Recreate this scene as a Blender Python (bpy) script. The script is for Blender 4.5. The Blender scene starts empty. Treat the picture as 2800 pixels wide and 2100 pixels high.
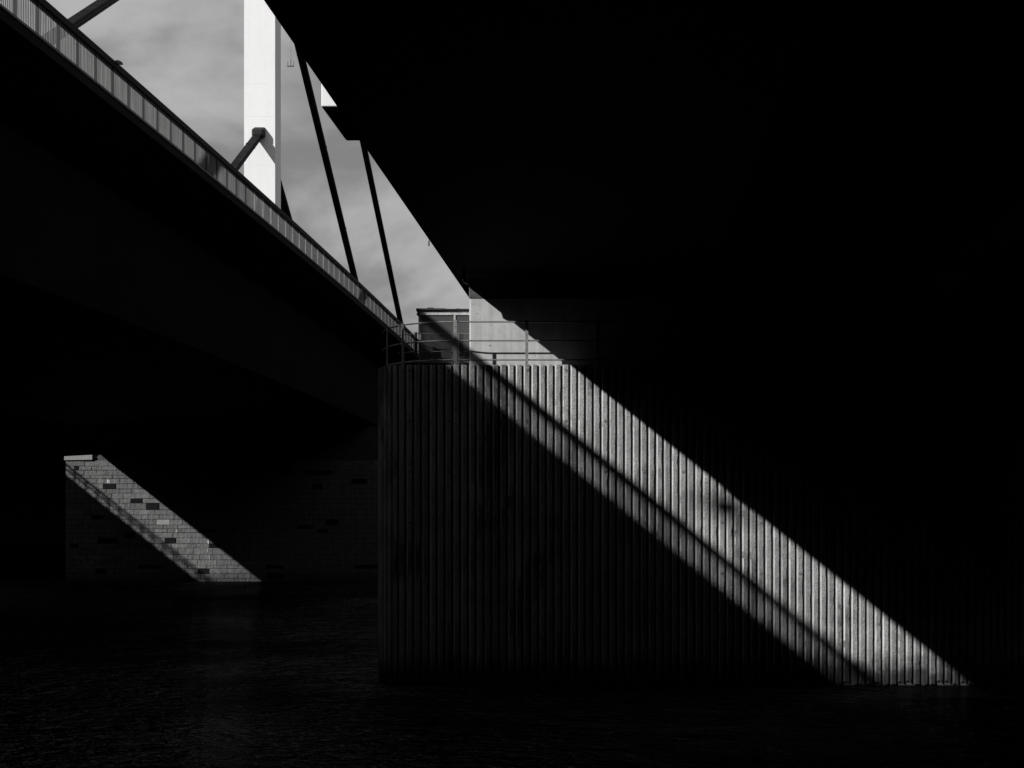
import bpy, math, random
random.seed(7)
sc = bpy.context.scene
COL = sc.collection
R = math.radians

# ------------------------------------------------------------------ camera
CAM_Z = 4.27                      # eye height above the river
TAN = 290 / 3500                  # the bridges run 4.7 degrees to the right of the view direction
cam_d = bpy.data.cameras.new('camera')
cam = bpy.data.objects.new('camera', cam_d); COL.objects.link(cam)
cam.location = (0, 0, CAM_Z); cam.rotation_euler = (R(90), 0, 0)
cam_d.sensor_width = 36; cam_d.lens = 45.0
cam_d.shift_y = 355 / 2800
cam_d.clip_start = 0.1; cam_d.clip_end = 4000
sc.camera = cam

# ------------------------------------------------------------------ sun and sky
SUN = (0.862, 0.75, -0.640)        # direction the light travels
sl = math.sqrt(sum(c * c for c in SUN)); SUN = tuple(c / sl for c in SUN)
ELEV = math.asin(-SUN[2]); AZ = math.atan2(-SUN[0], -SUN[1])
sd = bpy.data.lights.new('sun', 'SUN'); sun = bpy.data.objects.new('sun', sd); COL.objects.link(sun)
sd.energy = 5.0; sd.angle = R(0.58); sd.color = (1.0, 0.995, 0.985)
sun.rotation_euler = (math.acos(-SUN[2]), 0, math.atan2(SUN[1], SUN[0]) - math.pi / 2)
sun.location = (-60, -60, 60)

w = bpy.data.worlds.new('World'); sc.world = w; w.use_nodes = True
nt = w.node_tree; N = nt.nodes; L = nt.links
for n in list(N): N.remove(n)
def nd(tree, t, **kw):
    n = tree.nodes.new(t)
    for k, v in kw.items():
        if k in n.inputs: n.inputs[k].default_value = v
        else: setattr(n, k, v)
    return n
sky = N.new('ShaderNodeTexSky'); sky.sky_type = 'NISHITA'; sky.sun_disc = False
sky.sun_elevation = ELEV; sky.sun_rotation = AZ; sky.air_density = 1.0; sky.dust_density = 1.5
bw = N.new('ShaderNodeRGBToBW'); L.new(sky.outputs[0], bw.inputs[0])
tc = N.new('ShaderNodeTexCoord')
mp = N.new('ShaderNodeMapping'); mp.inputs['Scale'].default_value = (1.0, 1.0, 1.9)
mp.inputs['Location'].default_value = (0.2, 1.7, 2.2)
L.new(tc.outputs['Generated'], mp.inputs[0])
n1 = nd(nt, 'ShaderNodeTexNoise', Scale=7.5, Detail=8.0, Roughness=0.52, Distortion=0.25)
L.new(mp.outputs[0], n1.inputs['Vector'])
cr = N.new('ShaderNodeMapRange'); cr.interpolation_type = 'SMOOTHSTEP'
for k, v in (('From Min', 0.34), ('From Max', 0.66), ('To Min', 2.15), ('To Max', 4.45)): cr.inputs[k].default_value = v
L.new(n1.outputs['Fac'], cr.inputs['Value'])
mx = N.new('ShaderNodeMix'); mx.data_type = 'FLOAT'; mx.inputs[0].default_value = 0.94
L.new(bw.outputs[0], mx.inputs[2]); L.new(cr.outputs[0], mx.inputs[3])
bg = N.new('ShaderNodeBackground'); bg.inputs['Strength'].default_value = 0.105
L.new(mx.outputs[0], bg.inputs['Color'])
out = N.new('ShaderNodeOutputWorld'); L.new(bg.outputs[0], out.inputs[0])

vs = sc.view_settings
sc.display_settings.display_device = 'sRGB'
vs.view_transform = 'Standard'; vs.look = 'None'; vs.exposure = 0.0; vs.gamma = 1.0; vs.use_curve_mapping = False
sc.render.resolution_x = 1024; sc.render.resolution_y = 768
sc.render.engine = 'CYCLES'
sc.cycles.max_bounces = 6; sc.cycles.diffuse_bounces = 3; sc.cycles.glossy_bounces = 4
sc.cycles.caustics_reflective = False; sc.cycles.caustics_refractive = False

# ------------------------------------------------------------------ materials
def material(name, val, rough=0.8, metal=0.0, noise=None, stain=None, bump=None, coat=None, rnd=0.0, streak=0.0, tide=None, spec=0.3):
    """noise=(scale, amount)  bump=(scale, strength, distance)  rnd: per-piece tone spread  tide=(z0,z1,factor)"""
    m = bpy.data.materials.new(name); m.use_nodes = True
    t = m.node_tree; b = t.nodes['Principled BSDF']
    b.inputs['Roughness'].default_value = rough; b.inputs['Metallic'].default_value = metal
    b.inputs['Specular IOR Level'].default_value = spec
    geo = t.nodes.new('ShaderNodeNewGeometry')
    val_n = t.nodes.new('ShaderNodeValue'); val_n.outputs[0].default_value = val
    cur = val_n.outputs[0]
    def mul(a, bsock=None, const=None):
        q = t.nodes.new('ShaderNodeMath'); q.operation = 'MULTIPLY'; t.links.new(a, q.inputs[0])
        if bsock is not None: t.links.new(bsock, q.inputs[1])
        else: q.inputs[1].default_value = const
        return q.outputs[0]
    def maprange(src, a, bb, c, d, smooth=False):
        q = t.nodes.new('ShaderNodeMapRange')
        if smooth: q.interpolation_type = 'SMOOTHSTEP'
        for k, v in (('From Min', a), ('From Max', bb), ('To Min', c), ('To Max', d)): q.inputs[k].default_value = v
        t.links.new(src, q.inputs['Value']); return q.outputs[0]
    def noise_tex(scale, detail=5.0, rg=0.6, sca=(1, 1, 1)):
        mpp = t.nodes.new('ShaderNodeMapping'); mpp.inputs['Scale'].default_value = sca
        t.links.new(geo.outputs['Position'], mpp.inputs[0])
        q = nd(t, 'ShaderNodeTexNoise', Scale=scale, Detail=detail, Roughness=rg)
        t.links.new(mpp.outputs[0], q.inputs['Vector']); return q.outputs['Fac']
    if noise:
        f = noise_tex(noise[0]); cur = mul(cur, maprange(f, 0.3, 0.7, 1 - noise[1], 1 + noise[1]))
        f = noise_tex(noise[0] * 14, 3.0, 0.7); cur = mul(cur, maprange(f, 0.3, 0.7, 1 - noise[1] * 0.8, 1 + noise[1] * 0.8))
    if streak:
        f = noise_tex(2.2, 4.0, 0.6, (3.2, 3.2, 0.12)); cur = mul(cur, maprange(f, 0.3, 0.72, 1 + streak * 0.6, 1 - streak))
    if stain:
        f = noise_tex(stain[0], 6.0, 0.62, (1, 1, 0.55)); cur = mul(cur, maprange(f, stain[1], stain[1] + 0.13, 1.0, 1 - stain[2], True))
    if rnd:
        oi = t.nodes.new('ShaderNodeObjectInfo')
        cur = mul(cur, maprange(oi.outputs['Random'], 0, 1, 1 - rnd, 1 + rnd))
    if tide:
        sx = t.nodes.new('ShaderNodeSeparateXYZ'); t.links.new(geo.outputs['Position'], sx.inputs[0])
        f = noise_tex(2.5, 5.0, 0.65)
        ad = t.nodes.new('ShaderNodeMath'); ad.operation = 'MULTIPLY_ADD'
        t.links.new(f, ad.inputs[0]); ad.inputs[1].default_value = -0.9; t.links.new(sx.outputs[2], ad.inputs[2])
        cur = mul(cur, maprange(ad.outputs[0], tide[0], tide[1], tide[2], 1.0, True))
    cmb = t.nodes.new('ShaderNodeCombineColor')
    for i in range(3): t.links.new(cur, cmb.inputs[i])
    t.links.new(cmb.outputs[0], b.inputs['Base Color'])
    if bump:
        f = noise_tex(bump[0], 6.0, 0.65)
        bp = t.nodes.new('ShaderNodeBump'); bp.inputs['Strength'].default_value = bump[1]; bp.inputs['Distance'].default_value = bump[2]
        t.links.new(f, bp.inputs['Height']); t.links.new(bp.outputs[0], b.inputs['Normal'])
    return m

M = {}
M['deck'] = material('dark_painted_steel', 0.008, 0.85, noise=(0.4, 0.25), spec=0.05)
M['flange'] = material('streak_lit_flange', 0.09, 0.7, noise=(1.2, 0.5), stain=(0.9, 0.45, 0.85))  # paler flanges: streaks of light off the water put into the colour
M['rail'] = material('black_parapet_paint', 0.008, 0.7, noise=(3, 0.2), spec=0.08)
M['baluster'] = material('pale_bar_paint', 0.21, 0.6, noise=(2, 0.12), spec=0.2)
M['post_dark'] = material('black_rod_backlit_post', 0.014, 0.6)
M['post'] = material('sunlit_post_tone', 0.30, 0.5, noise=(2, 0.25))
M['edge'] = material('worn_edge_steel', 0.045, 0.5, noise=(2, 0.3))
M['cable'] = material('dark_cable_coating', 0.016, 0.6, noise=(1.4, 0.5), spec=0.15)
M['pylon'] = material('white_pylon_paint', 0.77, 0.5, noise=(0.25, 0.025), streak=0.03)
M['box'] = material('white_box_paint', 0.74, 0.5, noise=(3, 0.03))
M['block'] = material('pale_cast_concrete', 0.41, 0.85, noise=(3.0, 0.10), streak=0.16, bump=(60, 0.25, 0.004))
M['pit'] = material('dark_blow_hole', 0.05, 0.9)
M['rib'] = material('rough_rib_concrete', 0.29, 0.92, noise=(1.3, 0.34), rnd=0.15, streak=0.16, stain=(0.75, 0.51, 0.62), bump=(22, 1.0, 0.045), tide=(-0.22, 0.55, 0.10))
M['rib_edge'] = material('smooth_lit_rib_arris', 0.36, 0.8, noise=(2.2, 0.22), rnd=0.25, streak=0.2, tide=(-0.22, 0.55, 0.10))  # sun-facing bevel: highlight put into a paler tone of the smooth edge
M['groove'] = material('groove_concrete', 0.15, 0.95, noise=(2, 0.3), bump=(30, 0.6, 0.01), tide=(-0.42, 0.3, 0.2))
M['bolt'] = material('cast_plug', 0.30, 0.7)
M['stone'] = material('granite_ashlar', 0.150, 0.9, noise=(2.4, 0.20), rnd=0.18, streak=0.32, bump=(9, 1.0, 0.09), tide=(-0.4, 0.5, 0.45))
M['stone_dark'] = material('dark_basalt_ashlar', 0.012, 0.9, noise=(3, 0.3), bump=(13, 0.6, 0.02), spec=0.03)
M['stone_light'] = material('pale_ashlar', 0.27, 0.9, noise=(3, 0.15), bump=(13, 0.9, 0.03))
M['mortar'] = material('dark_joint_mortar', 0.045, 0.95, noise=(4, 0.3))
M['lime'] = material('pale_lime_stain', 0.42, 0.9, noise=(8, 0.3))
M['coping'] = material('pale_coping_concrete', 0.24, 0.85, noise=(2, 0.12), streak=0.12)
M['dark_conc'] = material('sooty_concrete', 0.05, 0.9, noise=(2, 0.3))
M['galv'] = material('galvanised_steel', 0.20, 0.5, 0.3, noise=(9, 0.25))
M['galv_post'] = material('weathered_post_steel', 0.21, 0.6, 0.2, noise=(12, 0.3), streak=0.15)
M['dark_steel'] = material('dark_fence_steel', 0.03, 0.6)
M['roof'] = material('cabin_roof_felt', 0.03, 0.8)
M['fascia'] = material('stained_fascia_panel', 0.42, 0.8, noise=(14, 0.35), streak=0.2)
M['frame'] = material('cabin_frame_steel', 0.12, 0.55)
M['mullion'] = material('pale_mullion', 0.42, 0.5)
M['inner'] = material('cabin_interior', 0.10, 0.8)
M['ground'] = material('bank_soil', 0.035, 0.95, noise=(0.3, 0.4))
M['quay'] = material('sooty_quay_stone', 0.03, 0.95, noise=(0.5, 0.4))

g = bpy.data.materials.new('cabin_glass'); g.use_nodes = True
b = g.node_tree.nodes['Principled BSDF']
b.inputs['Base Color'].default_value = (0.10, 0.10, 0.10, 1); b.inputs['Roughness'].default_value = 0.12
b.inputs['Specular IOR Level'].default_value = 0.7; b.inputs['Transmission Weight'].default_value = 0.25
gn = nd(g.node_tree, 'ShaderNodeTexNoise', Scale=5.0, Detail=4.0)
gp = g.node_tree.nodes.new('ShaderNodeMapRange')
for k, v in (('From Min', 0.3), ('From Max', 0.75), ('To Min', 0.06), ('To Max', 0.35)): gp.inputs[k].default_value = v
g.node_tree.links.new(gn.outputs['Fac'], gp.inputs['Value']); g.node_tree.links.new(gp.outputs[0], b.inputs['Roughness'])
M['glass'] = g

wt = bpy.data.materials.new('river_water'); wt.use_nodes = True
t = wt.node_tree
for n in list(t.nodes): t.nodes.remove(n)
w_out = t.nodes.new('ShaderNodeOutputMaterial'); w_mix = t.nodes.new('ShaderNodeMixShader'); w_geo = t.nodes.new('ShaderNodeNewGeometry')
w_pn = nd(t, 'ShaderNodeTexNoise', Scale=0.11, Detail=4.0, Roughness=0.6); t.links.new(w_geo.outputs['Position'], w_pn.inputs['Vector'])
w_mr = t.nodes.new('ShaderNodeMapRange')
for k, v in (('From Min', 0.38), ('From Max', 0.66), ('To Min', 0.025), ('To Max', 0.10)): w_mr.inputs[k].default_value = v
t.links.new(w_pn.outputs['Fac'], w_mr.inputs['Value']); t.links.new(w_mr.outputs[0], w_mix.inputs[0])
w_dif = t.nodes.new('ShaderNodeBsdfDiffuse'); w_dif.inputs['Color'].default_value = (0.0015, 0.0015, 0.0015, 1)
w_gls = t.nodes.new('ShaderNodeBsdfGlossy'); w_gls.inputs['Color'].default_value = (1, 1, 1, 1); w_gls.inputs['Roughness'].default_value = 0.03
t.links.new(w_dif.outputs[0], w_mix.inputs[1]); t.links.new(w_gls.outputs[0], w_mix.inputs[2]); t.links.new(w_mix.outputs[0], w_out.inputs[0])
geo = t.nodes.new('ShaderNodeNewGeometry')
prev = None
for sc_, sx, st, dist in ((0.42, (1.0, 1.7, 1), 1.0, 0.9), (1.5, (1, 1.9, 1), 1.0, 0.42), (4.6, (1, 1.6, 1), 1.0, 0.13)):
    mpw = t.nodes.new('ShaderNodeMapping'); mpw.inputs['Scale'].default_value = sx; mpw.inputs['Rotation'].default_value = (0, 0, 0.25 * sc_)
    t.links.new(geo.outputs['Position'], mpw.inputs[0])
    nn = nd(t, 'ShaderNodeTexNoise', Scale=sc_, Detail=3.0, Roughness=0.55, Distortion=0.6)
    t.links.new(mpw.outputs[0], nn.inputs['Vector'])
    bp = t.nodes.new('ShaderNodeBump'); bp.inputs['Strength'].default_value = st; bp.inputs['Distance'].default_value = dist
    t.links.new(nn.outputs['Fac'], bp.inputs['Height'])
    if prev: t.links.new(prev, bp.inputs['Normal'])
    prev = bp.outputs[0]
t.links.new(prev, w_gls.inputs['Normal'])
M['water'] = wt

# ------------------------------------------------------------------ mesh helpers
class MB:
    def __init__(s): s.v = []; s.f = []
    def poly(s, pts, faces):
        o = len(s.v); s.v += [tuple(p) for p in pts]; s.f += [tuple(i + o for i in f) for f in faces]; return s
    def box(s, x0, x1, y0, y1, z0, z1):
        return s.hexa([(x0, y0, z0), (x1, y0, z0), (x1, y1, z0), (x0, y1, z0), (x0, y0, z1), (x1, y0, z1), (x1, y1, z1), (x0, y1, z1)])
    def hexa(s, p):
        return s.poly(p, [(3, 2, 1, 0), (4, 5, 6, 7), (0, 1, 5, 4), (1, 2, 6, 5), (2, 3, 7, 6), (3, 0, 4, 7)])
    def tube(s, path, r, n=8):
        from mathutils import Vector
        P = [Vector(p) for p in path]; rings = []
        for i, p in enumerate(P):
            d = (P[min(i + 1, len(P) - 1)] - P[max(i - 1, 0)]).normalized()
            up = Vector((0, 0, 1)) if abs(d.z) < 0.9 else Vector((0, 1, 0))
            a = d.cross(up).normalized(); c = a.cross(d).normalized()
            rings.append([tuple(p + r * (math.cos(2 * math.pi * k / n) * a + math.sin(2 * math.pi * k / n) * c)) for k in range(n)])
        pts = [q for rg in rings for q in rg]; fs = []
        for i in range(len(P) - 1):
            for k in range(n):
                k2 = (k + 1) % n
                fs.append((i * n + k, i * n + k2, (i + 1) * n + k2, (i + 1) * n + k))
        fs.append(tuple(range(n - 1, -1, -1))); fs.append(tuple((len(P) - 1) * n + k for k in range(n)))
        return s.poly(pts, fs)
    def sweep(s, section, path):
        """section: list of (a,b); path: function list of callables mapping (a,b)->xyz, one per station"""
        n = len(section); m = len(path); pts = []
        for fn in path: pts += [fn(a, bb) for a, bb in section]
        fs = []
        for i in range(m - 1):
            for k in range(n):
                k2 = (k + 1) % n
                fs.append((i * n + k, i * n + k2, (i + 1) * n + k2, (i + 1) * n + k))
        fs.append(tuple(range(n - 1, -1, -1))); fs.append(tuple((m - 1) * n + k for k in range(n)))
        return s.poly(pts, fs)
    def mesh(s, name, mat):
        me = bpy.data.meshes.new(name); me.from_pydata(s.v, [], s.f); me.validate(); me.update()
        import bmesh
        bm = bmesh.new(); bm.from_mesh(me); bmesh.ops.recalc_face_normals(bm, faces=bm.faces); bm.to_mesh(me); bm.free()
        if mat: me.materials.append(M[mat])
        return me
    def build(s, name, mat, parent=None):
        return put(name, s.mesh(name, mat), parent)
def put(name, me, parent=None, loc=None, rotz=0.0):
    o = bpy.data.objects.new(name, me); COL.objects.link(o)
    if parent: o.parent = parent
    if loc is not None: o.location = loc
    if rotz: o.rotation_euler = (0, 0, rotz)
    return o
def tag(o, label=None, cat=None, group=None, kind=None):
    for k, v in (('label', label), ('category', cat), ('group', group), ('kind', kind)):
        if v: o[k] = v
    return o
def thing(name, label, cat, group=None):
    o = bpy.data.objects.new(name, None); COL.objects.link(o); o.empty_display_size = 0.5
    return tag(o, label, cat, group)
def bevel(o, wdt=0.01, seg=1):
    m = o.modifiers.new('bevel', 'BEVEL'); m.width = wdt; m.segments = seg; m.limit_method = 'ANGLE'; return o
def P(xb, y, h):                  # bridge frame: xb metres right of the camera's bridge line, y ahead, h above the eye
    return (xb + y * TAN, y, h + CAM_Z)
def stations(y0, y1, n): return [y0 + (y1 - y0) * i / n for i in range(n + 1)]
def camber(y):
    d = max(-38.0, min(110.0, y - 45)); return -0.00027 * d * d

# ------------------------------------------------------------------ setting
S = MB(); S.box(-700, 700, -14, 190, -0.9, 0.0)
tag(S.build('river_water', 'water'), kind='structure')
S = MB()
S.poly([(-900, -900, 10.36), (900, -900, 10.36), (900, -19, 10.36), (-900, -19, 10.36), (-900, -18, 2.55), (900, -18, 2.55), (900, -9, 2.55), (-900, -9, 2.55), (-900, -8.8, -1.5), (900, -8.8, -1.5)],
       [(0, 1, 2, 3), (3, 2, 5, 4), (4, 5, 6, 7), (7, 6, 9, 8)])
tag(S.build('near_riverbank', 'ground'), kind='structure')  # rear step raised to deck level, out of view, added to block sky light
S = MB()
S.poly([(-1400, 172, -1.5), (1400, 172, -1.5), (1400, 172, 10.34), (-1400, 172, 10.34), (1400, 3000, 10.36), (-1400, 3000, 10.36)], [(0, 1, 2, 3), (3, 2, 4, 5)])
tag(S.build('far_riverbank', 'quay'), kind='structure')

# ------------------------------------------------------------------ middle bridge with pylon, stays and parapet
bridge = thing('cable_stayed_bridge', 'dark cable-stayed bridge at upper left with white pylon and barred parapet', 'bridge')
MIDX = -12.75; DH = 10.6
sec = [(-35.35, 6.12), (-15.6, 6.12), (-15.0, 9.55), (MIDX, 10.32), (MIDX, DH), (-36.1, DH), (-36.1, 10.2), (-35.5, 9.5)]
ys = stations(-70, 190, 65)
def st(y, cf=camber): return lambda a, h: P(a, y, h + cf(y))
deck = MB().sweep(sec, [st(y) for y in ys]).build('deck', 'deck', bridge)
MB().sweep([(MIDX, 10.555), (MIDX + 0.03, 10.555), (MIDX + 0.03, 10.595), (MIDX, 10.595)], [st(y) for y in ys]).build('edge_strip', 'edge', deck)
# parapet
PY0, PY1, PANEL = 2.0, 118.0, 1.05
RAILH = 0.94
parapet = put('parapet', None, bridge)
MB().sweep([(MIDX - 0.19, DH + RAILH - 0.18), (MIDX + 0.0, DH + RAILH - 0.18), (MIDX + 0.0, DH + RAILH - 0.02), (MIDX - 0.02, DH + RAILH), (MIDX - 0.17, DH + RAILH), (MIDX - 0.19, DH + RAILH - 0.02)],
           [st(y) for y in stations(PY0, PY1, 60)]).build('top_rail', 'rail', parapet)
MB().sweep([(MIDX - 0.09, DH + 0.03), (MIDX - 0.03, DH + 0.03), (MIDX - 0.03, DH + 0.055), (MIDX - 0.09, DH + 0.055)],
           [st(y) for y in stations(PY0, PY1, 60)]).build('bottom_rail', 'rail', parapet)
# each baluster: a slim black rod with a pale flat slat behind it
post_mes = {k_: MB().box(-0.035, 0.035, -0.013, 0.013, 0.0, RAILH - 0.16).mesh('post', k_) for k_ in ('post', 'post_dark')}
def bar_geo(rod, slat, x_, y_, z_):
    rod.box(x_ + .013, x_ + .025, y_ - .006, y_ + .006, z_ + .05, z_ + RAILH - .16)
    slat.box(x_ - .037, x_ - .012, y_ - .003, y_ + .003, z_ + .05, z_ + RAILH - .16)
ra, rb_ = MB(), MB(); bar_geo(ra, rb_, 0, 0, 0)
nrod = len(ra.f); ra.poly(rb_.v, rb_.f); bal_me = ra.mesh('baluster', 'post_dark'); bal_me.materials.append(M['baluster'])
for f_ in bal_me.polygons: f_.material_index = 0 if f_.index < nrod else 1
npan = int((PY1 - PY0) / PANEL); BPP = 12; singles = 0
rod_rest, slat_rest = MB(), MB()
br = random.Random(5)
for i in range(npan + 1):
    y = PY0 + i * PANEL
    put('post', post_mes['post_dark' if y < 45 + br.uniform(-2, 2) else 'post'], parapet, P(MIDX - 0.06, y, DH + camber(y)))  # posts black near, pale farther: backlit and sunlit looks put into the colour
    if i == npan: break
    for k in range(BPP):
        yy = y + 0.075 + (PANEL - 0.13) * k / (BPP - 0.6)
        x_, y_, z_ = P(MIDX - 0.05, yy, DH + camber(yy))
        if 26.3 < yy and singles < 300:
            o = put('baluster', bal_me, parapet, (x_, y_, z_)); singles += 1
            o.rotation_euler = (br.uniform(-.006, .006), br.uniform(-.006, .006), br.uniform(-.10, .10))
        else: bar_geo(rod_rest, slat_rest, x_, y_, z_)
tag(rod_rest.build('rod_row', 'post_dark', parapet), kind='stuff')
tag(slat_rest.build('slat_row', 'baluster', parapet), kind='stuff')
# small fixture on the rail
fx = MB().sweep([(-0.03, 0.0), (0.11, -0.035), (0.155, -0.015), (0.13, 0.04), (0.05, 0.075), (-0.03, 0.07)],
                [lambda a, h, q=q: (P(MIDX - 0.02, 32.6 + q, DH + RAILH - 0.03 + camber(33))[0] + a, 32.6 + q, P(0, 0, DH + RAILH - 0.03 + camber(33))[2] + h) for q in (-0.03, 0.03)])
tag(fx.build('rail_fixture', 'rail', parapet), 'small dark wedge jutting from the parapet rail')
# pylon
PX, PYF, PW, PD = -24.0, 85.7, 2.08, 1.45
pyl = put('pylon', None, bridge)
lev = [9.6, 16.0, 23.35, 26.6, 28.8, 34.5, 40.0, 46.0, 52.0, 58.0, 64.0, 69.0]
for a, c in zip(lev[:-1], lev[1:]):
    p = []
    for h in (a + 0.0012, c - 0.0012):
        p += [P(PX - PW / 2, PYF, h), P(PX + PW / 2, PYF, h), P(PX + PW / 2, PYF + PD, h), P(PX - PW / 2, PYF + PD, h)]
    bevel(MB().hexa(p).build('segment', 'pylon', pyl), 0.003)
p = []
for h in (9.6, 68.9):
    p += [P(PX - PW / 2 + .008, PYF + .008, h), P(PX + PW / 2 - .008, PYF + .008, h), P(PX + PW / 2 - .008, PYF + PD - .008, h), P(PX - PW / 2 + .008, PYF + PD - .008, h)]
MB().hexa(p).build('core', 'pylon', pyl)
TST = 0.664
BW, BH = 0.50, 0.34
def stay(att, sgn):
    """a bundle of strands from the pylon at height att down to the deck, sgn -1 towards the camera"""
    y0 = PYF + 0.1 if sgn < 0 else PYF + PD - 0.1
    run = (att - DH) / TST
    y1 = y0 + sgn * run
    root = put('stay_cable', None, bridge)
    # strands
    s_ = MB(); n = 5
    cosn = 1 / math.sqrt(1 + TST * TST)
    for a in range(n):
        for c in range(3):
            if 0 < a < n - 1 and c == 1: continue
            dx = (a / (n - 1) - 0.5) * (BW - 0.08); dn = (c / 2 - 0.5) * (BH - 0.08)
            pa = [P(PX + dx, y0 - sgn * 0 + dn * TST * cosn * sgn, att + dn * cosn), P(PX + dx, y1 + dn * TST * cosn * sgn, DH + dn * cosn - 0.1)]
            s_.tube(pa, 0.052, 8)
    pc = []
    for (yy_, hh_) in ((y0, att), (y1, DH - .1)):
        for (u, n_) in ((-1, -1), (1, -1), (1, 1), (-1, 1)):
            pc.append(P(PX + u * (BW - .08) / 2, yy_ + sgn * n_ * (BH - .08) / 2 * TST * cosn, hh_ + n_ * (BH - .08) / 2 * cosn))
    s_.hexa(pc)
    s_.build('strand_bundle', 'cable', root)
    q = MB(); L_ = run
    k = 2.2
    while k < L_:
        yc = y0 + sgn * k; hc = att - k * TST
        pts = []
        for dd in (-0.07, 0.07):
            for (u, n_) in ((-1, -1), (1, -1), (1, 1), (-1, 1)):
                pts.append(P(PX + u * BW * 0.53, yc + sgn * (dd * cosn + n_ * BH * 0.53 * TST * cosn), hc - dd * TST * cosn + n_ * BH * 0.53 * cosn))
        q.hexa(pts); k += 7.5
    q.build('clamp', 'cable', root)
    if sgn < 0:
        # anchor saddle standing proud of the pylon's face
        pts = []
        for (u, d0, h) in ((-.40, -.55, -.38), (.40, -.55, -.38), (.40, .05, -.30), (-.40, .05, -.30), (-.40, -.55, .10), (.40, -.55, .10), (.40, .05, .42), (-.40, .05, .42)):
            pts.append(P(PX + u, PYF + d0, att + h))
        bevel(MB().hexa(pts).build('anchor_saddle', 'cable', root), 0.10, 2)
    return root
for att in (25.5, 41.2, 57.2):
    for sg in (-1, 1):
        stay(att, sg)

# ------------------------------------------------------------------ right-hand bridge overhead
rb = thing('overhead_bridge', 'black bridge deck overhead filling the upper right', 'bridge')
RX, RH = -4.22, 6.12
sec = [(-6.3, 9.35), (RX, 8.6), (RX, RH), (2.4, RH), (2.6, 7.3), (8.1, 7.3), (8.2, 6.3), (9.4, 6.3), (9.5, 7.3), (17.3, 7.3), (17.4, RH), (18.6, RH), (18.7, 7.3), (25.7, 7.3), (25.8, RH), (27, RH), (27, 10.6), (-6.3, 10.6)]  # left overhang added out of view to narrow the sky gap
flat = lambda y: 0.0
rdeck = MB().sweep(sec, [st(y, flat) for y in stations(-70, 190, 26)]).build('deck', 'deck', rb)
for a, c, h in ((8.15, 9.45, 6.3), (17.35, 18.65, RH), (25.75, 27.05, RH)):
    p = []
    for hh in (h - .04, h - .003): p += [P(a, -70, hh), P(c, -70, hh), P(c, 190, hh), P(a, 190, hh)]
    MB().hexa(p).build('girder_flange', 'flange', rdeck)
k = MB()
for y in stations(-60, 185, 35):
    for a, c in ((2.61, 8.09), (9.51, 17.29), (18.71, 25.69)):
        p = []
        for h in (6.7, 7.28):
            p += [P(a, y, h), P(c, y, h), P(c, y + .3, h), P(a, y + .3, h)]
        k.hexa(p)
tag(k.build('cross_beam', 'deck', rdeck), kind='stuff')
sbx = []
for h in (10.055, 11.4):
    sbx += [P(-7.33, 31.6, h), P(-6.303, 31.6, h), P(-6.303, 34.3, h), P(-7.33, 34.3, h)]
bx = bevel(MB().hexa(sbx).build('side_box', 'box', rb), 0.02, 1)
tag(bx, 'white box fixed to the side of the overhead deck')
p = []
for (h, i0) in ((9.98, 0.07), (10.053, 0.0)):
    p += [P(-7.32 + i0, 31.61 + i0, h), P(-6.303, 31.61 + i0, h), P(-6.303, 34.29 - i0, h), P(-7.32 + i0, 34.29 - i0, h)]
MB().hexa(p).build('base_plate', 'deck', bx)
p = []
for h in (9.7, 10.45): p += [P(MIDX - .2, -70, h), P(RX + .2, -70, h), P(RX + .2, 12.5, h), P(MIDX - .2, 12.5, h)]
MB().hexa(p).build('sky_block_slab', 'deck', rb)  # unseen slab added to close the sky gap around the camera
p = []
for h in (10.05, 10.58): p += [P(-9.0, -70, h), P(-6.25, -70, h), P(-6.25, 24.5, h), P(-9.0, 24.5, h)]
MB().hexa(p).build('sky_block_ledge', 'deck', rb)  # unseen slab added beside the deck to dim skylight on the ribbed wall
# drip pipe
x_, y_, z_ = P(RX + 0.01, 28.5, RH)
MB().tube([(x_, y_, z_ + .02), (x_, y_, z_ - .05)], 0.006, 6).tube([(x_, y_, z_ - .05), (x_, y_, z_ - .16)], 0.014, 8).build('drip_pipe', 'deck', rb)
# drain elbow that nicks the shadow edge
x_, y_, z_ = P(RX + 0.43, 31.85, RH)
MB().tube([(x_ - .05, y_, z_ + .02), (x_ - .05, y_, z_ - .31), (x_ - .03, y_, z_ - .37), (x_ + .04, y_, z_ - .41), (x_ + .2, y_, z_ - .41)], 0.04, 8).build('drain_elbow', 'deck', rb)
# hanging hook
hk = thing('hanging_hook', 'tiny three-pronged hook on a thin cord beside the white pylon', 'hook')
x_, y_, z_ = P(RX, 16.5, RH); z_ -= 0.02
sB = 1 / 212.0
MB().tube([(x_ + .004, y_, z_ + .05), (x_ + .004, y_, z_ - 58 * sB)], 0.0011, 5).build('cord', 'dark_steel', hk)
q = MB(); zb = z_ - 70 * sB
q.tube([(x_ - .044, y_, zb), (x_ + .044, y_, zb)], 0.0055, 6)
q.tube([(x_ - .036, y_, zb), (x_ - .036, y_, zb + .066)], 0.003, 5)
q.tube([(x_ + .040, y_, zb), (x_ + .040, y_, zb + .066)], 0.003, 5)
q.tube([(x_ + .004, y_, zb), (x_ + .004, y_, zb + .085)], 0.004, 5)
q.build('fork', 'dark_steel', hk)

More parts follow.
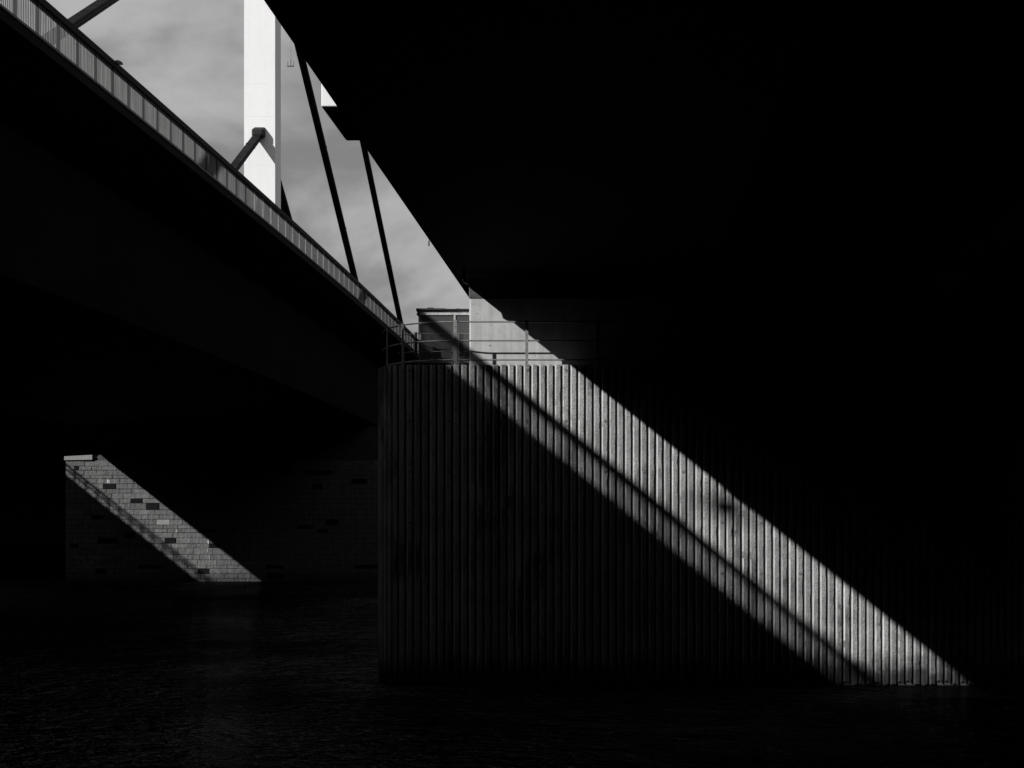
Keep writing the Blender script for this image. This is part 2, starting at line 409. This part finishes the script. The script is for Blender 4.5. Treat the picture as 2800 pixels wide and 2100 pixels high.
# ------------------------------------------------------------------ far-left bridge (hidden above, its shadow falls on the stone pier)
lb = thing('far_left_bridge', 'black bridge underside beyond the stone pier at far left', 'bridge')
LX = -45.0
sec = [(-150, 6.12), (-47.6, 6.12), (-47.0, 9.5), (LX, 10.32), (LX, DH), (-150, DH)]
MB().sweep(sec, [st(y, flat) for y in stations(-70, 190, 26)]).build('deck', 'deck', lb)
q = MB()
q.sweep([(LX - .1, DH + .60), (LX, DH + .60), (LX, DH + .72), (LX - .1, DH + .72)], [st(y, flat) for y in (10, 120)])
q.sweep([(LX - .1, DH + .34), (LX, DH + .34), (LX, DH + .42), (LX - .1, DH + .42)], [st(y, flat) for y in (10, 120)])
y = 10.0
while y < 120:
    p = []
    for h in (DH, DH + .6): p += [P(LX - .09, y, h), P(LX - .01, y, h), P(LX - .01, y + .09, h), P(LX - .09, y + .09, h)]
    q.hexa(p); y += 0.66
tag(q.build('railing', 'rail', lb), kind='stuff')
p = []
for h in (9.7, 10.45): p += [P(LX - .2, -70, h), P(-35.9, -70, h), P(-35.9, 55, h), P(LX - .2, 55, h)]
MB().hexa(p).build('sky_block_slab', 'deck', lb)  # unseen slab added to cut skylight on the stone pier
p = []
for h in (9.7, 10.45): p += [P(LX - .2, 76, h), P(-35.9, 76, h), P(-35.9, 190, h), P(LX - .2, 190, h)]
MB().hexa(p).build('sky_block_slab', 'deck', lb)  # second unseen slab, added to close the gap beyond the sun's opening

fr_ = thing('right_sky_blocker', 'unseen deck added on the right to shut out sky light', 'bridge')
sec = [(38, 6.12), (150, 6.12), (150, DH), (38, DH)]
MB().sweep(sec, [st(y, flat) for y in stations(-70, 190, 26)]).build('deck', 'deck', fr_)  # unseen deck added to keep sky light out from the right

# street lamp on the middle bridge, out of view; its soft shadow falls on the ribbed wall
lp = thing('street_lamp', 'tall street lamp standing on the cable-stayed bridge deck', 'lamp')
T_ = 60.0
hx, hy, hz = (1985 - 1400) / 110 - T_ * SUN[0], 31.8 - T_ * SUN[1], CAM_Z + (1405 - 1385) / 110 - T_ * SUN[2]
mx_ = hx - 1.5
MB().tube([(mx_, hy, CAM_Z + DH - 0.3), (mx_, hy, hz - 0.5), (mx_ + .15, hy, hz - .1), (mx_ + .6, hy, hz + .05), (hx - .25, hy, hz + 0.02)], 0.05, 8).build('mast', 'galv', lp)
bevel(MB().box(hx - .36, hx + .30, hy - .24, hy + .24, hz - .20, hz + .20).build('lamp_head', 'galv', lp), .05, 2)

# ------------------------------------------------------------------ ribbed concrete pier
YW = 3500 / 110; WTOP = CAM_Z + (1405 - 997) / 110
pier = thing('ribbed_concrete_pier', 'ribbed concrete pier rising from the water, crossed by a diagonal band of sun', 'pier')
XR, ER, EB = (2640 - 1400) / 110, 3.6, 2.3
import bisect
class Outline:
    '''front of the pier in plan: left nose, flat face, right nose'''
    def __init__(s, xl, el, ebl):
        s.xl = xl; s.pl = []
        for cx_, ax, ay, a0, a1 in ((xl, el, ebl, math.pi, math.pi / 2), (XR, ER, EB, math.pi / 2, 0.0)):
            for i in range(401):
                t_ = a0 + (a1 - a0) * i / 400
                s.pl.append((cx_ + ax * math.cos(t_), YW + ay - ay * math.sin(t_)))
        s.cum = [0]
        for a, c in zip(s.pl[:-1], s.pl[1:]): s.cum.append(s.cum[-1] + math.hypot(c[0] - a[0], c[1] - a[1]))
        s.face0 = s.cum[400]
    def at(s, d_):
        i = min(max(bisect.bisect(s.cum, d_) - 1, 0), len(s.pl) - 2)
        f = (d_ - s.cum[i]) / max(s.cum[i + 1] - s.cum[i], 1e-9)
        a, c = s.pl[i], s.pl[i + 1]
        return a[0] + f * (c[0] - a[0]), a[1] + f * (c[1] - a[1]), math.atan2(c[1] - a[1], c[0] - a[0])
wall_o = Outline((1112 - 1400) / 110, 0.82, 1.15)
rail_o = Outline((1245 - 1400) / 110, 2.12, 2.3)
XL, EL = wall_o.xl, 0.82
at_arc, cum, s_face0 = wall_o.at, wall_o.cum, wall_o.face0
DEP = 0.065
core = MB()
ol = []
for i in range(0, 81):
    x, y, an = at_arc(cum[-1] * i / 80); ol.append((x - DEP * math.sin(an), y + DEP * math.cos(an)))
ol += [(XR + ER - DEP, YW + EB + 2.3), (XL - EL + DEP, YW + EB + 2.3)]
n = len(ol)
core.poly([(x, y, -1.0) for x, y in ol] + [(x, y, WTOP - 0.02) for x, y in ol],
          [(i, (i + 1) % n, n + (i + 1) % n, n + i) for i in range(n)] + [tuple(range(n - 1, -1, -1)), tuple(n + i for i in range(n))])
core.build('groove_wall', 'groove', pier)
PITCH = 21.35 / 110
def rib_mesh(seed):
    rnd = random.Random(seed)
    # profile across: left base, left shoulder, right edge, right base ; y negative = proud
    rows = 46; pts = []; fs = []; z0 = 0.05 + rnd.uniform(-.03, .05); cut = rnd.uniform(-.05, .05)
    drift = 0.0
    for i in range(rows + 1):
        z = z0 + (WTOP - 0.0 - z0) * i / rows
        je = rnd.uniform(-.0035, .0035) - (rnd.random() < .10) * rnd.uniform(.004, .014)
        js = rnd.uniform(-.003, .003) + (rnd.random() < .06) * rnd.uniform(.003, .010)
        ch = 0.0
        zc = cut if i == 0 else 0
        w_ = [(-.080, DEP, 0), (-.073 + js * .5, .022, 0), (-.045 + js, 0.0, zc), (.057 + je, 0.0, -zc), (.062 + je, .005, 0), (.066 + je * .4, DEP, 0)]
        pts += [(a, bq, z + c) for a, bq, c in w_]
    m_ = 6
    for i in range(rows):
        for k_ in range(m_ - 1):
            fs.append((i * m_ + k_, i * m_ + k_ + 1, (i + 1) * m_ + k_ + 1, (i + 1) * m_ + k_))
    fs.append(tuple(range(m_ - 1, -1, -1))); fs.append(tuple(rows * m_ + k_ for k_ in range(m_)))
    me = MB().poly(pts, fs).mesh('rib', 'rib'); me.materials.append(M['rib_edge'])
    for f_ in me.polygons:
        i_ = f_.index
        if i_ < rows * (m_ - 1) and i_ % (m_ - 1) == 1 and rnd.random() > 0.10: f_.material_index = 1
    return me
RIBS = [rib_mesh(s_) for s_ in range(7)]
plug_me = MB().tube([(0, .004, 0), (0, -.004, 0)], 0.036, 10).mesh('plug_recess', 'pit')
dome = MB()
ringp = []
for k_, (rr, yy) in enumerate(((.019, 0.0), (.016, -.012), (.007, -.019))):
    ringp += [(rr * math.cos(2 * math.pi * a / 10), yy, rr * math.sin(2 * math.pi * a / 10)) for a in range(10)]
dome.poly(ringp, [(k_ * 10 + a, k_ * 10 + (a + 1) % 10, (k_ + 1) * 10 + (a + 1) % 10, (k_ + 1) * 10 + a) for k_ in range(2) for a in range(10)] + [tuple(20 + a for a in range(10))])
dome_me = dome.mesh('tie_plug', 'bolt')
# one rib centred at image column 1440.5 (the railing post stands on a rib)
x_ref = (1440.5 - 1400) / 110
s_ref = s_face0 + (x_ref - XL)
k0 = -int(s_ref / PITCH); k1 = int((cum[-1] - s_ref) / PITCH)
for k_ in range(k0 + 1, k1):
    x, y, an = at_arc(s_ref + k_ * PITCH)
    rib = put('rib', RIBS[random.randrange(7)], pier, (x, y, 0), an)
    if k_ % 5 == 0 and XL - 0.3 < x < XR + 0.3:
        for r_ in range(6):
            z = CAM_Z + (1405 - 1012.5 - r_ * 138.9) / 110
            if z < 0.2: continue
            pr = put('tie_plug', dome_me, rib, (0.006, -0.0015, z))
            pr.scale = (1, .8, 1)
            put('plug_recess', plug_me, rib, (0.006, 0.0, z))
# pier top slab
ol2 = [(x, y) for x, y in ol]
# concrete block on the pier
YB = 3500 / 107.0; BTOP = CAM_Z + (1405 - 817) / 107.0
BXL = (1283 - 1400) / 107.0
blk = thing('concrete_block', 'pale smooth concrete wall block standing behind the pier railing', 'wall')
q = MB(); c_ = 0.045
sec = [(BXL, YB + c_), (BXL + c_, YB), (13.6, YB), (13.6, YB + 1.6), (BXL, YB + 1.6)]
q.sweep(sec, [lambda a, bq: (a, bq, WTOP - 0.05), lambda a, bq: (a, bq, BTOP)])
q.build('wall_body', 'block', blk)
rr = random.Random(3)
pit_me = MB().tube([(0, .003, 0), (0, -.0012, 0)], 0.011, 7).mesh('blow_hole', 'pit')
for i in range(60):
    x = BXL + .1 + rr.random() * 3.0; z = WTOP + rr.random() * 1.75
    o = put('blow_hole', pit_me, blk, (x, YB, z)); s0 = rr.choice((.45, .5, .6, .7, 1.0)); o.scale = (s0, 1, s0 * rr.uniform(.7, 1.6)); o.rotation_euler = (0, rr.uniform(-.8, .8), 0)
put('blow_hole', pit_me, blk, ((1340 - 1400) / 107, YB, CAM_Z + (1405 - 945) / 107)).scale = (1.8, 1, 1.8)
# pale bearing plinths behind, in the dark
q = MB()
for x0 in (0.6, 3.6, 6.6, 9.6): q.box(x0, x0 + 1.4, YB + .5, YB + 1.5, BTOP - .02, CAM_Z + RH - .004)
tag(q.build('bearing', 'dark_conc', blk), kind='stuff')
# bird mesh between block and deck
ms = thing('bird_mesh', 'small perforated metal mesh on top of the pale concrete block', 'mesh')
q = MB(); x0, x1, z0, z1 = BXL + .01, BXL + 1.6, BTOP + .02, BTOP + .56; d = .058; tw = .0085
def strip(xa, za, xb_, zb_):
    dx, dz = xb_ - xa, zb_ - za; l = math.hypot(dx, dz)
    if l < .01: return
    nx, nz = -dz / l * tw, dx / l * tw; y0_, y1_ = YB + .012, YB + .015
    q.hexa([(xa - nx, y0_, za - nz), (xb_ - nx, y0_, zb_ - nz), (xb_ - nx, y1_, zb_ - nz), (xa - nx, y1_, za - nz),
            (xa + nx, y0_, za + nz), (xb_ + nx, y0_, zb_ + nz), (xb_ + nx, y1_, zb_ + nz), (xa + nx, y1_, za + nz)])
H_ = z1 - z0; W_ = x1 - x0; i = -int(H_ / d) - 1
while i * d < W_:
    a = i * d                      # rising line z - z0 = (x - x0 - a)
    xa = max(0, a); xb_ = min(W_, a + H_)
    if xb_ > xa:
        strip(x0 + xa, z0 + xa - a, x0 + xb_, z0 + xb_ - a)
        strip(x0 + xa, z1 - (xa - a), x0 + xb_, z1 - (xb_ - a))
    i += 1
q.build('mesh_sheet', 'galv', ms)
MB().box(x0 - .012, x0 + .012, YB + .004, YB + .03, z0, z1).build('edge_bar', 'galv', ms)
# cabin
cb = thing('glazed_cabin', 'small dark glazed cabin with flat roof beside the concrete block', 'cabin')
YC = 33.35; sC = 3500 / YC
def cx(px): return (px - 1400) / sC
def cz(py): return CAM_Z + (1405 - py) / sC
CX0, CX1 = cx(1144), cx(1283.0) + .12
CBK = YC + 1.25
MB().box(CX0, CX0 + .05, YC, CBK, WTOP - .02, cz(850)).build('corner_post', 'frame', cb)
MB().box(CX1 - .05, CX1, YC + .001, CBK, WTOP - .02, cz(850)).build('corner_post', 'frame', cb)
MB().box(cx(1148), CX1 - .051, YC - .02, YC + .05, cz(861.5), cz(850)).build('fascia', 'fascia', cb)
q = MB().box(CX0 - .06, CX1 + .02, YC - .09, CBK + .1, cz(849.5), cz(845.5)).build('roof', 'roof', cb)
bevel(q, .01)
MB().box(CX0 - .055, cx(1218), YC + .05, CBK, cz(845.4), cz(842)).build('roof_sheet', 'edge', q)
MB().tube([(cx(1244), YC + .1, cz(846)), (cx(1246), YC + .1, cz(842.5)), (cx(1256), YC + .1, cz(842.5)), (cx(1258), YC + .1, cz(846))], .008, 6).build('roof_handle', 'dark_steel', q)
MB().box(cx(1168), cx(1185), YC + .02, YC + .2, cz(845.4), cz(840.5)).build('roof_lamp', 'dark_steel', q)
q = MB(); q.poly([(CX0 - .055, YC - .05, cz(858)), (CX0 + .01, YC - .05, cz(862)), (CX0 + .01, YC - .05, cz(857)), (CX0 - .055, YC + .3, cz(858)), (CX0 + .01, YC + .3, cz(862)), (CX0 + .01, YC + .3, cz(857))],
                [(0, 1, 2), (5, 4, 3), (0, 3, 4, 1), (1, 4, 5, 2), (2, 5, 3, 0)]); q.build('gutter', 'roof', cb)
MB().box(cx(1241), cx(1245.5), YC - .015, YC + .04, WTOP, cz(862)).build('mullion', 'mullion', cb)
for a, c in ((1149.5, 1240.7), (1245.8, 1281)):
    pn = MB().box(cx(a) + .012, cx(c) - .012, YC + .012, YC + .022, cz(989), cz(863)).build('window', 'frame', cb)
    pn.data.materials.clear(); pn.data.materials.append(M['glass'])
    fr = MB(); fr.box(cx(a), cx(c), YC + .004, YC + .03, cz(862.8), cz(861.8)); fr.box(cx(a), cx(a) + .012, YC + .004, YC + .03, cz(989), cz(862.8)); fr.box(cx(c) - .012, cx(c), YC + .004, YC + .03, cz(989), cz(862.8))
    fr.build('frame', 'frame', pn)
MB().box(CX0 + .05, CX1 - .05, YC - .01, YC + .03, cz(992), cz(989.3)).build('sill', 'galv', cb)
MB().box(CX0 + .05, CX1 - .05, CBK - .05, CBK, WTOP - .02, cz(850)).build('back_wall', 'inner', cb)
q = MB().box(cx(1165), cx(1228), YC + .35, YC + .8, WTOP - .02, cz(945)); q.box(cx(1175), cx(1215), YC + .5, YC + .7, cz(945), cz(918))
q.build('control_desk', 'inner', cb)

# railing on the pier edge
at_arc, cum = rail_o.at, rail_o.cum
s_face0 = rail_o.face0; s_ref = s_face0 + (x_ref - rail_o.xl)
rl = thing('pier_railing', 'galvanised three-rail railing along the top edge of the ribbed pier', 'railing')
IN = 0.09
def railpt(s_, z):
    x, y, an = at_arc(s_); return (x - IN * math.sin(an), y + IN * math.cos(an), z)
s0 = s_face0
sA = s_ref - 195 / 110
s_start = 0.15
for py in (880, 931.5, 984):
    z = CAM_Z + (1405 - py) / 109.7
    path = [railpt(s_start + (sA - s_start) * i / 24, z) for i in range(25)] + [railpt(sA + (cum[-1] - .5 - sA) * i / 40, z) for i in range(1, 41)]
    MB().tube(path, 0.019, 8).build('rail', 'galv', rl)
zt = CAM_Z + (1405 - 875.5) / 109.7
pm = MB().box(-.038, .038, -.012, .012, 0.0, zt - WTOP)
pm.box(-.07, .07, -.04, .05, -0.012, 0.016)
post2 = pm.mesh('post', 'galv_post')
for s_ in [sA + 195 / 110 * i for i in range(0, 9)] + [sA - 1.55, sA - 2.35]:
    if s_ > cum[-1] - .6: continue
    x, y, an = at_arc(s_)
    put('post', post2, rl, (x - (IN - .031) * math.sin(an), y + (IN - .031) * math.cos(an), WTOP), an)
# short inner fence beside the cabin
fn = thing('gate_fence', 'lower steel fence with a gate in front of the glazed cabin', 'fence')
YF = 32.95; sF = 3500 / YF
def fx_(px): return (px - 1400) / sF
def fz_(py): return CAM_Z + (1405 - py) / sF
for py in (912, 961, 990):
    MB().tube([(fx_(1086), YF + .35, fz_(py)), (fx_(1138), YF, fz_(py)), (fx_(1237), YF, fz_(py))], .010, 6).build('rail', 'galv', fn)
    MB().tube([(fx_(1253), YF, fz_(py)), (fx_(1282), YF, fz_(py))], .010, 6).build('rail', 'galv', fn)
MB().box(fx_(1134), fx_(1141), YF - .03, YF + .03, WTOP - .02, fz_(909)).build('post', 'dark_steel', fn)
MB().box(fx_(1145.5), fx_(1151.5), YF - .02, YF + .02, fz_(935), fz_(914)).build('lock_plate', 'bolt', fn)
MB().box(fx_(1235.5), fx_(1237.5), YF - .012, YF + .012, WTOP - .02, fz_(911)).build('gate_post', 'galv', fn)
MB().box(fx_(1252), fx_(1254), YF - .012, YF + .012, WTOP - .02, fz_(909)).build('gate_post', 'galv', fn)
MB().box(fx_(1256), fx_(1267), YF - .01, YF + .02, WTOP - .02, fz_(913)).build('gate_panel', 'dark_steel', fn)

# ------------------------------------------------------------------ stone pier on the left
sS = 43.3; YS = 3500 / sS
sp = thing('stone_pier', 'old granite block pier standing in the water at left', 'pier')
def sx(px): return (px - 1400) / sS
def sz(py): return CAM_Z + (1405 - py) / sS
def crop(x, y): return 100 + x / 3.16, 1150 + y / 3.16
rows = [345, 395, 430, 473, 502, 548, 592, 628, 675, 715, 772, 817, 855, 903, 937, 970, 1015, 1063, 1102, 1158, 1205, 1250, 1280, 1325, 1367, 1400]
joints = {  # measured joints in some courses (crop pixels)
 0: [418, 620, 760], 1: [325, 365, 475, 565, 690], 2: [408, 520, 610, 740], 3: [470, 570, 660, 808], 4: [520, 715, 840], 5: [577, 688, 878, 1000],
 6: [605, 720, 823, 985], 7: [650, 753, 858, 982, 1090], 8: [560, 714, 815, 916, 1095], 9: [470, 765, 948, 1060, 1200], 10: [405, 840, 1023, 1127, 1290], 11: [475, 570, 745, 962, 1060, 1190, 1310],
 12: [302, 395, 930, 1035, 1153, 1262, 1380], 13: [352, 800, 975, 1098, 1220, 1330], 14: [350, 1015, 1130, 1250, 1400], 15: [352, 640, 755, 850, 978, 1180, 1308, 1440], 16: [315, 400, 525, 706, 1110, 1207, 1405, 1520],
 17: [290, 362, 520, 880, 1058, 1385, 1490, 1587], 18: [398, 620, 1080, 1220, 1355, 1520, 1625], 19: [318, 440, 600, 1187, 1310, 1410, 1495, 1600, 1705], 20: [295, 390, 700, 1265, 1390, 1555, 1680],
 21: [280, 340, 480, 875, 1090, 1467, 1645, 1735], 22: [510, 600, 800, 1397, 1493, 1590, 1770], 23: [420, 640, 880, 1150, 1420, 1622, 1740, 1850]}
dark = [(345, 415), (630, 570), (865, 695), (1004, 743), (1158, 1040), (1540, 1085), (1445, 1303), (615, 1040), (800, 990), (326, 1082), (980, 1268), (522, 835), (555, 1303), (1450, 955)]
light = [(1094, 880)]
left0 = 250; right_end = 2960
rr = random.Random(11)
XPL, XPR = sx(crop(left0, 0)[0]), sx(crop(right_end, 0)[0])
MB().box(XPL + .05, XPR, YS + .045, YS + 5.0, -1.2, sz(crop(0, 345)[1])).build('core', 'mortar', sp)
singles = 0; stuff = {'stone': MB(), 'stone_dark': MB()}
def stone(x0, x1, z0, z1, mat, single):
    jg = 0.010; pr = rr.uniform(-.012, .016)
    a, bq, c, e = x0 + jg, x1 - jg, z0 + jg, z1 - jg; ch = .018
    f = [(a + ch, YS - pr, c + ch), (bq - ch, YS - pr, c + ch), (bq - ch, YS - pr, e - ch), (a + ch, YS - pr, e - ch)]
    mid = [(a + rr.uniform(-.004, .004), YS + .016, c), (bq + rr.uniform(-.004, .004), YS + .016, c), (bq, YS + .016, e), (a, YS + .016, e)]
    bk = [(a, YS + .25, c), (bq, YS + .25, c), (bq, YS + .25, e), (a, YS + .25, e)]
    fs = [(0, 1, 2, 3)]
    for k_ in range(4):
        k2 = (k_ + 1) % 4; fs += [(4 + k_, 4 + k2, k2, k_), (8 + k_, 8 + k2, 4 + k2, 4 + k_)]
    if single: MB().poly(f + mid + bk, fs).build('stone', mat, sp)
    else: stuff['stone' if mat != 'stone_dark' else mat].poly(f + mid + bk, fs)
for r_ in range(len(rows) - 1):
    js = sorted(joints.get(r_, []))
    full = [left0]
    pend = js + [right_end] if js else [right_end]
    cur_ = left0
    for j in pend:
        while j - cur_ > 215:
            nx = cur_ + rr.uniform(85, 165); full.append(nx); cur_ = nx
        if j - cur_ > 20: full.append(j); cur_ = j
    if full[-1] < right_end: full.append(right_end)
    for a, c in zip(full[:-1], full[1:]):
        ca, cb_ = (a + c) / 2, (rows[r_] + rows[r_ + 1]) / 2
        mat = 'stone'
        if any(a < d_[0] < c and rows[r_] < d_[1] < rows[r_ + 1] for d_ in dark): mat = 'stone_dark'
        if any(a < d_[0] < c and rows[r_] < d_[1] < rows[r_ + 1] for d_ in light): mat = 'stone_light'
        if ca > 2000 and rr.random() < .06: mat = 'stone_dark'
        single = ca < 1560 and singles < 298
        if single: singles += 1
        stone(sx(crop(a, 0)[0]), sx(crop(c, 0)[0]), sz(crop(0, rows[r_ + 1])[1]), sz(crop(0, rows[r_])[1]), mat, single)
for k_, mb in stuff.items():
    if mb.v: tag(mb.build('stone_courses', k_, sp), kind='stuff')
# left flank of the pier
MB().box(XPL + .004, XPL + .26, YS + .26, YS + 5.0, -1.2, sz(crop(0, 345)[1]) - .004).build('flank', 'stone', sp)
# lime streaks
for (x, y, ww, hh) in ((617, 525, 10, 20), (630, 530, 6, 18), (1210, 952, 7, 15), (1484, 1040, 8, 30), (1479, 1120, 3, 22), (1497, 1180, 3, 26)):
    px, py = crop(x, y); pts = []
    for k_ in range(9):
        a = 2 * math.pi * k_ / 9; pts.append((sx(px + ww * math.cos(a) * rr.uniform(.6, 1.1) / 3.16), sz(py + hh * math.sin(a) * rr.uniform(.7, 1.1) / 3.16)))
    q = MB(); q.poly([(a, YS - .0185, bq) for a, bq in pts] + [(a, YS + .01, bq) for a, bq in pts], [tuple(range(9))] + [(k_, (k_ + 1) % 9, 9 + (k_ + 1) % 9, 9 + k_) for k_ in range(9)])
    q.build('lime_stain', 'lime', sp)
# coping beam and bearing seat
x0, x1 = sx(177), sx(254.5)
zc = [sz(1259), sz(1248), sz(1258), sz(1244)]
q = MB().hexa([(x0, YS - .12, zc[0]), (x1, YS - .12, zc[2]), (x1, YS + 1.5, zc[2]), (x0, YS + 1.5, zc[0]), (x0, YS - .12, zc[1]), (x1, YS - .12, zc[3]), (x1, YS + 1.5, zc[3]), (x0, YS + 1.5, zc[1])])
bevel(q.build('coping_beam', 'coping', sp), .02)
q = MB().hexa([(sx(257), YS + .1, sz(1259.2)), (sx(297), YS + .1, sz(1259.2)), (sx(297), YS + 1.8, sz(1259.2)), (sx(257), YS + 1.8, sz(1259.2)),
               (sx(267), YS + .2, sz(1244)), (sx(288), YS + .2, sz(1241)), (sx(288), YS + 1.5, sz(1241)), (sx(267), YS + 1.5, sz(1244))])
q.build('bearing_seat', 'dark_conc', sp)
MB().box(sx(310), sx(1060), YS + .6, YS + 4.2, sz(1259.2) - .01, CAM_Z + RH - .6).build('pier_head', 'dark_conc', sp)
